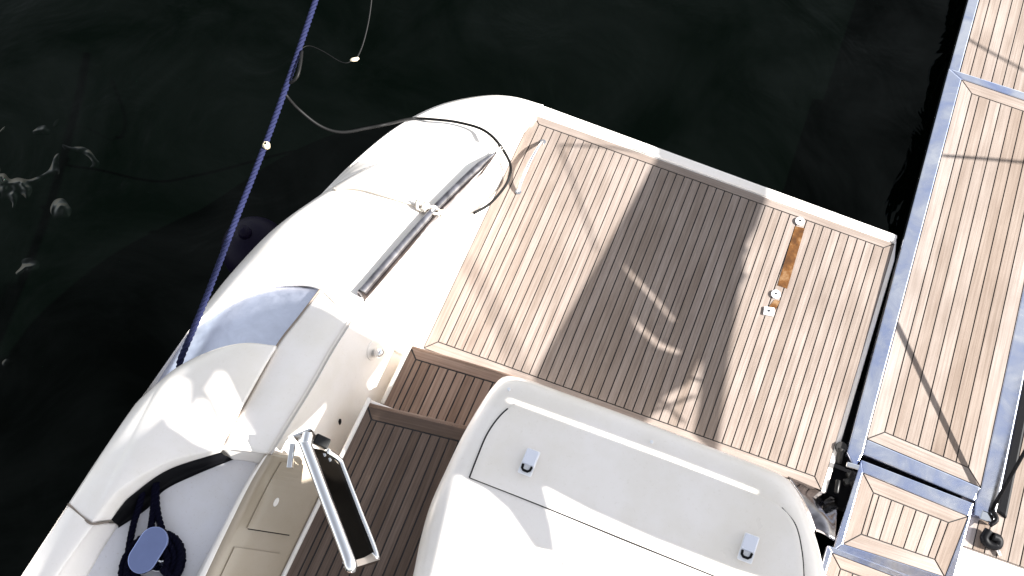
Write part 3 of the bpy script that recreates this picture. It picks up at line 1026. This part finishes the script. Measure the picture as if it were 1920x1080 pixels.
# ================================================================== LINES AND SMALL THINGS
ml_ = thing('mooring_line', 'thick blue twisted mooring line running from the port fairlead out over the water', 'rope', tuple(P(340, 668, 0.62)))
r_ = MB()
path = [P(336, 690, 0.60), P(341, 668, 0.64), P(380, 575, 0.64), P(436, 428, 0.66), P(497, 272, 0.70), P(548, 130, 0.76), P(592, 0, 0.82), P(625, -95, 0.88)]
for s in strands(path, 0.0172, 0.085):
    r_.add(*s, 0, True)
r_.build('rope', 'rope_blue', ml_)
k_ = MB()
kc = P(499, 272, 0.72)
for i in range(5):
    a = 2 * math.pi * i / 5
    o_ = Vector((math.cos(a), math.sin(a), 0)) * 0.006
    k_.add(*tube([kc + o_ + Vector((0, 0, -0.02)), kc + o_, kc + o_ + Vector((0, 0, 0.018))], 0.014, 8, radii=[0.012, 0.016, 0.007]), 0, True)
k_.build('marker', 'shell', ml_)

dl = thing('dock_rope', 'dark navy rope looped in a coil round the side deck bollard', 'rope', (cc.x, cc.y, ZD))
r_ = MB()
for px in ([(268, 918, ZD + 0.04), (262, 945, ZD + 0.03), (250, 985, ZD + 0.03), (240, 1040, ZD + 0.04), (238, 1075, ZD + 0.05)],
           [(291, 905, ZD + 0.04), (288, 950, ZD + 0.03), (283, 990, ZD + 0.04), (276, 1020, ZD + 0.05)],
           [(293, 905, ZD + 0.04), (294, 950, ZD + 0.03), (303, 990, ZD + 0.04), (318, 1020, ZD + 0.05)]):
    for s in strands(pz(px), 0.017, 0.07):
        r_.add(*s, 0, True)
coil = []
ctr = Vector((cc.x + 0.005, cc.y - 0.045, 0))
for i in range(150):
    a = i / 149 * 2 * math.pi * 6.0
    rad = 0.062 + 0.026 * ((i / 149 * 6) % 3)
    zz = ZD + 0.02 + 0.032 * int(i / 149 * 6 / 3) + 0.006 * math.sin(a * 0.7)
    coil.append(ctr + Vector((rad * math.cos(a) * 1.05, rad * 1.2 * math.sin(a), zz)))
for s in strands(coil, 0.018, 0.07, step=0.014):
    r_.add(*s, 0, True)
r_.build('rope', 'rope_navy', dl)

# black power cable
cb = thing('power_cable', 'thin black cable drooping from the blue mooring line across the white stern corner', 'cable', tuple(P(760, 230, 0.3)))
pts = pz([(566, 96, 0.78), (563, 122, 0.79), (556, 146, 0.78), (540, 158, 0.74), (530, 168, 0.70), (536, 178, 0.72), (560, 205, 0.60), (600, 236, 0.50), (640, 248, 0.45), (690, 240, 0.42), (730, 232, 0.38)])
pts += [S(x, y, 0.025) for x, y in ((775, 229), (820, 231), (860, 236), (895, 250), (922, 274), (938, 297), (943, 320), (935, 345), (916, 370), (898, 386), (881, 398))]
for i in range(-8, -1):
    pts[i] = pts[i] + SUN * 0.03
c_ = MB(); c_.add(*tube(arc(pts, 140), 0.009, 8), 0, True)
c_.build('cable', 'cable_black', cb)
# thin lead with a pale connector
ld = thing('signal_lead', 'thin dark lead with a pale connector hanging over the dark water', 'cable', tuple(P(665, 112, 0.7)))
c_ = MB(); c_.add(*tube(arc(pz([(562, 92, 0.78), (580, 86, 0.77), (605, 96, 0.76), (635, 114, 0.75), (650, 118, 0.75), (660, 113, 0.75)]), 40), 0.0028, 6), 0, True)
c_.add(*tube(arc(pz([(669, 110, 0.75), (680, 84, 0.76), (690, 45, 0.80), (696, 5, 0.85), (700, -40, 0.9)]), 40), 0.0045, 6), 0, True)
c_.build('lead', 'cable_black', ld)
c_ = MB(); c_.add(*tube(pz([(657, 113, 0.752), (661, 112, 0.755), (668, 111, 0.755), (672, 109, 0.752)]), 0.01, 10, radii=[0.006, 0.011, 0.011, 0.007]), 0, True)
c_.build('connector', 'shell', ld)

# fender and its cord
fd = thing('fender', 'dark navy ball fender hanging beside the white hull under the mooring line', 'fender', tuple(P(482, 465, -0.1)))
c_ = MB()
fc = P(480, 470, -0.10)
sv, sf_ = [], []
nu, nv = 28, 16
for j in range(nv + 1):
    th = math.pi * j / nv
    for i in range(nu):
        a = 2 * math.pi * i / nu
        rr_ = 0.2 * math.sin(th) + 0.0
        sv.append(fc + Vector((rr_ * math.cos(a), rr_ * math.sin(a), 0.23 * math.cos(th) + (0.04 if j == 0 else 0))))
for j in range(nv):
    for i in range(nu):
        sf_.append([j * nu + i, (j + 1) * nu + i, (j + 1) * nu + (i + 1) % nu, j * nu + (i + 1) % nu])
c_.add(sv, sf_, 0, True); c_.build('ball', 'fender_navy', fd)
c_ = MB(); c_.add(*tube([fc + Vector((0, 0, 0.21)), fc + Vector((0, 0, 0.28))], 0.035, 14, radii=[0.045, 0.03]), 0, True); c_.build('neck', 'fender_navy', fd)

fl = thing('lashing', 'pale cord knotted on the chrome rail and led over the white bulwark', 'cord', tuple(P(800, 395, 0.5)))
c_ = MB()
pts = [S(x, y, 0.010) for x, y in ((795, 394), (760, 382), (720, 370), (680, 359), (650, 356), (630, 358))]
e_ = pts[-1]
pts += [e_ + Vector((-0.02, 0.012, -0.03)), e_ + Vector((-0.02, 0.012, -0.12)), e_ + Vector((-0.01, 0.0, -0.35))]
for s in strands(arc(pts, 80), 0.0075, 0.03, step=0.01):
    c_.add(*s, 0, True)
c_.build('cord', 'rope_white', fl)
c_ = MB()
kc = S(803, 397, 0.03)
random.seed(3)
for (kx, ky) in ((789, 391), (818, 402), (804, 398)):
    b0_ = S(kx, ky, 0.016)
    pk = []
    for i in range(40):
        a = 2 * math.pi * i / 39
        pk.append(b0_ + Vector((0.026 * math.sin(2 * a) + 0.01 * math.cos(3 * a), 0.024 * math.cos(3 * a + kx), 0.012 + 0.014 * math.sin(3 * a))))
    c_.add(*tube(pk, 0.008, 8), 0, True)
for t in ((0.02, 0.05), (0.05, -0.03)):
    b0_ = S(822, 404, 0.015)
    c_.add(*tube(arc([b0_, b0_ + Vector((t[0] * 0.5, t[1] * 0.6, 0.01)), b0_ + Vector((t[0], t[1], -0.01))], 10), 0.006, 7), 0, True)
c_.build('knot', 'rope_white', fl)

# handrail line of the gangway: from its inboard corner up to the right
A0 = P(1858, 958, GZ + 0.01)
Sh = P(1685, 605, GZ)
k = SUN.xy / SUN.z
best = None
for i in range(5, 300):
    z = i * 0.01
    # rope point T at height z above A0 whose shadow lies on the line A0-Sh and whose image passes (1920, 850)
    sdir = (Sh - A0).xy
    lo = None
    for j in range(1, 200):
        t = j * 0.02
        T = Vector((A0.x + sdir.x * t + k.x * z, A0.y + sdir.y * t + k.y * z, A0.z + z))
        dd = M.transposed() @ (T - CAM)
        px, py = 960 + F * dd.x / -dd.z, 540 - F * dd.y / -dd.z
        if px <= 1861:
            continue
        slope = (py - 958) / (px - 1858)
        err = abs(slope + 1.75) + 0.15 * abs(t - 1.0)
        if z > 0.5 and (best is None or err < best[0]):
            best = (err, T)
T = best[1]
hr = thing('handrail_strap', 'black strap rising from the inboard corner of the steel gangway frame', 'strap', tuple(A0))
c_ = MB(); c_.add(*tube([A0, A0.lerp(T, 0.5) , T], 0.010, 8), 0, True)
c_.add(*tube(arc([A0 + Vector((0, 0, 0.02)), A0 + Vector((0.03, -0.04, 0.02)), P(1856, 985, 0.06)], 10), 0.012, 8), 0, True)
c_.build('strap', 'rubber', hr)

sk = thing('shackle', 'small black shackle lying on the teak beside the gangway foot', 'shackle', tuple(P(1858, 1015, 0.0)))
c_ = MB()
s0_ = P(1856, 1014, 0.02)
c_.add(*tube(arc([s0_ + Vector((-0.02, 0.045, 0.02)), s0_ + Vector((-0.03, 0, 0.01)), s0_ + Vector((0, -0.02, 0)), s0_ + Vector((0.04, -0.01, 0.0)), s0_ + Vector((0.035, 0.02, 0.01)), s0_ + Vector((0, 0.02, 0.02))], 30), 0.022, 10), 0, True)
c_.build('bow', 'rubber', sk)
c_ = MB(); c_.add(*tube(pz([(1868, 1026, 0.014), (1876, 1042, 0.012)]), 0.008, 10), 0, True); c_.build('pin', 'chrome', sk)

# ================================================================== unseen panels and lines added off frame to cast shade
def sunward(p, zc):
    return p + SUN * ((zc - p.z) / SUN.z)

from mathutils.geometry import tessellate_polygon
def shade_panel(polys, zc, holes=None):  # added unseen sheet, cut to a shadow outline and moved towards the sun
    b_ = MB()
    for i, poly in enumerate(polys):
        pts = [sunward(P(*p), zc + 0.003 * i) for p in poly]
        loops = [pts]
        if holes and i == 0:
            loops += [[sunward(P(*p), zc) for p in h] for h in holes]
        tri = tessellate_polygon(loops)
        flat = [p for l in loops for p in l]
        n = len(flat)
        b_.add(flat + [p - Vector((0, 0, 0.002)) for p in flat], [list(t) for t in tri] + [[n + q for q in t][::-1] for t in tri])
    return b_

aw = thing('shade_caster', 'unseen grey panels added off the starboard side to shade the stern platform', 'shade_caster', (5, 2, 0))
Z0 = 0.0
b_ = shade_panel([
    [(1230, 297, Z0), (1226, 270, Z0), (1330, 305, Z0), (1441, 345, Z0), (1438, 372, Z0), (1420, 425, Z0), (1400, 458, Z0), (1403, 470, Z0), (1396, 482, Z0), (1395, 510, Z0), (1401, 516, Z0), (1388, 540, Z0),
     (1372, 640, Z0), (1358, 740, Z0), (1345, 850, Z0), (1330, 846, Z0), (1300, 815, Z0), (1310, 745, Z0), (1316, 670, Z0), (1290, 720, Z0), (1248, 742, Z0), (1225, 775, Z0), (1205, 800, Z0),
     (1100, 780, Z0), (1000, 715, Z0), (1003, 698, Z0), (1020, 665, Z0), (1100, 525, Z0)],
    [(1212, 772, Z0), (1302, 738, Z0), (1304, 745, Z0), (1214, 780, Z0)], [(1232, 738, Z0), (1284, 790, Z0), (1279, 795, Z0), (1226, 742, Z0)], [(1285, 700, Z0), (1316, 712, Z0), (1316, 719, Z0), (1283, 706, Z0)]], 1.9,
    [[(x, y, Z0) for x, y in h] for h in ([(1160, 488), (1188, 515), (1232, 561), (1266, 601), (1264, 606), (1229, 567), (1184, 521)],
                                          [(1182, 586), (1198, 607), (1238, 643), (1274, 658), (1272, 665), (1234, 652), (1193, 615)])])  # slits shaped to let light streaks fall on the shaded deck
b_.build('caster_sheet', 'caster_sheet', aw)
ZS = 0.3
b2_ = shade_panel([
    [(930, 690, ZT), (1300, 780, ZT), (1600, 880, ZT), (1600, 1130, ZT), (1500, 1105, ZT), (1380, 1068, ZT), (1230, 1010, ZT), (1110, 957, ZT), (1024, 912, ZT), (1044, 985, ZT), (1052, 1036, ZT),
     (1010, 1028, ZT), (960, 955, ZT), (918, 918, ZT), (880, 899, ZT), (845, 872, ZT), (880, 770, ZT)],
    [(764, 650, 0.25), (853, 668, 0.25), (917, 688, 0.25), (960, 704, 0.25), (950, 780, 0.25), (880, 830, 0.25), (700, 765, 0.25)],
    [(640, 845, 0.5), (690, 775, 0.5), (720, 800, 0.5), (600, 1250, 0.5), (440, 1250, 0.5), (560, 1010, 0.5)],
], 2.2, [[(962, 746, ZT), (1120, 803, ZT), (1270, 858, ZT), (1430, 920, ZT), (1428, 926, ZT), (1268, 865, ZT), (1118, 810, ZT), (960, 752, ZT)]])  # slit shaped to let a bright line fall along the lid edge
b2_.build('caster_side_sheet', 'caster_sheet', aw)
b3_ = shade_panel([
    # coaming, wall and cover, leaving the fan of light on the cover
    [(565, 560, 0.7), (592, 572, 0.7), (655, 606, 0.7), (720, 640, 0.35), (770, 655, 0.3), (700, 770, 0.45), (640, 850, 0.5), (606, 815, 0.62), (632, 756, 0.6), (592, 800, 0.7), (505, 850, 0.81), (480, 842, 0.81), (452, 775, 0.8), (420, 735, 0.79), (372, 672, 0.76), (440, 610, 0.75)],
    [(-60, 1250, 0.83), (100, 985, 0.8), (180, 850, 0.76), (262, 776, 0.74), (300, 800, 0.8), (360, 828, 0.83), (410, 846, 0.83), (395, 870, 0.72), (470, 862, 0.72), (505, 880, 0.8), (520, 900, 0.7), (570, 900, 0.6), (620, 880, 0.5), (560, 1080, 0.5), (480, 1250, 0.5)],
    [(312, 706, 0.75), (326, 694, 0.75), (448, 836, 0.83), (432, 846, 0.83)],
    [(255, 800, 0.66), (300, 650, 0.66), (360, 520, 0.66), (400, 440, 0.66), (425, 450, 0.66), (405, 520, 0.66), (370, 600, 0.66), (350, 690, 0.66)],
], 3.4)
b3_.build('caster_side_sheet', 'caster_sheet', aw)
# unseen lines added to cast thin shadows across the decks
def shadow_line(pxs, zs, zc, r, label):
    s = thing('shadow_rope', label, 'rope', (4.5, 2, 0), 'unseen lines added for their shadows')
    b = MB()
    pts = [sunward(P(x, y, zs), zc + 0.2 * i) for i, (x, y) in enumerate(pxs)]
    b.add(*tube(arc(pts, 30), r, 8), 0, True)
    b.build('rope', 'rope_white', s)
LB = 'unseen line added to starboard outside the frame to cast a thin shadow'
shadow_line([(1770, 292), (1850, 298), (1960, 308)], 0.035, 1.5, 0.011, LB)
shadow_line([(1812, 70), (1860, 98), (1960, 152)], 0.0, 1.5, 0.008, LB)
shadow_line([(1050, 275), (1078, 352), (1118, 470)], 0.0, 2.0, 0.0045, LB)
shadow_line([(1050, 272), (1140, 276), (1235, 290)], 0.0, 2.4, 0.008, LB)
shadow_line([(870, 480), (930, 590), (985, 720)], 0.0, 5.2, 0.012, LB)

# ================================================================== WATER, SKY, SUN, CAMERA
b_ = MB(); b_.add([Vector((-400, -400, -0.42)), Vector((400, -400, -0.42)), Vector((400, 400, -0.42)), Vector((-400, 400, -0.42))], [[0, 1, 2, 3]])
wt = b_.build('water', 'water')
wt['kind'] = 'structure'

W = bpy.data.worlds.new('World')
SC.world = W
W.use_nodes = True
sky = W.node_tree.nodes.new('ShaderNodeTexSky')
sky.sky_type = 'NISHITA'
sky.sun_disc = False
sky.sun_elevation = EL
sky.sun_rotation = AZ
sky.air_density = 1.0
sky.dust_density = 0.6
bg = W.node_tree.nodes['Background']
bg.inputs['Strength'].default_value = 0.074
hs = W.node_tree.nodes.new('ShaderNodeHueSaturation')
hs.inputs['Saturation'].default_value = 0.28
W.node_tree.links.new(sky.outputs['Color'], hs.inputs['Color'])
W.node_tree.links.new(hs.outputs['Color'], bg.inputs['Color'])

sd_ = bpy.data.lights.new('Sun', 'SUN')
sd_.energy = 5.0
sd_.angle = R(0.45)
sd_.color = (1.0, 0.975, 0.935)
so = bpy.data.objects.new('Sun', sd_)
COL.objects.link(so)
so.rotation_euler = SUN.to_track_quat('Z', 'Y').to_euler()

cd = bpy.data.cameras.new('Camera')
cd.sensor_width = 36
cd.lens = F / 1920 * 36
cd.clip_start = 0.05
cd.clip_end = 2000
co = bpy.data.objects.new('Camera', cd)
COL.objects.link(co)
co.matrix_world = Matrix.Translation(CAM) @ M.to_4x4()
SC.camera = co

SC.view_settings.view_transform = 'Standard'
SC.view_settings.look = 'None'
SC.view_settings.exposure = 1.95
SC.view_settings.gamma = 1
SC.render.engine = 'CYCLES'
SC.cycles.max_bounces = 8
SC.cycles.use_denoising = True
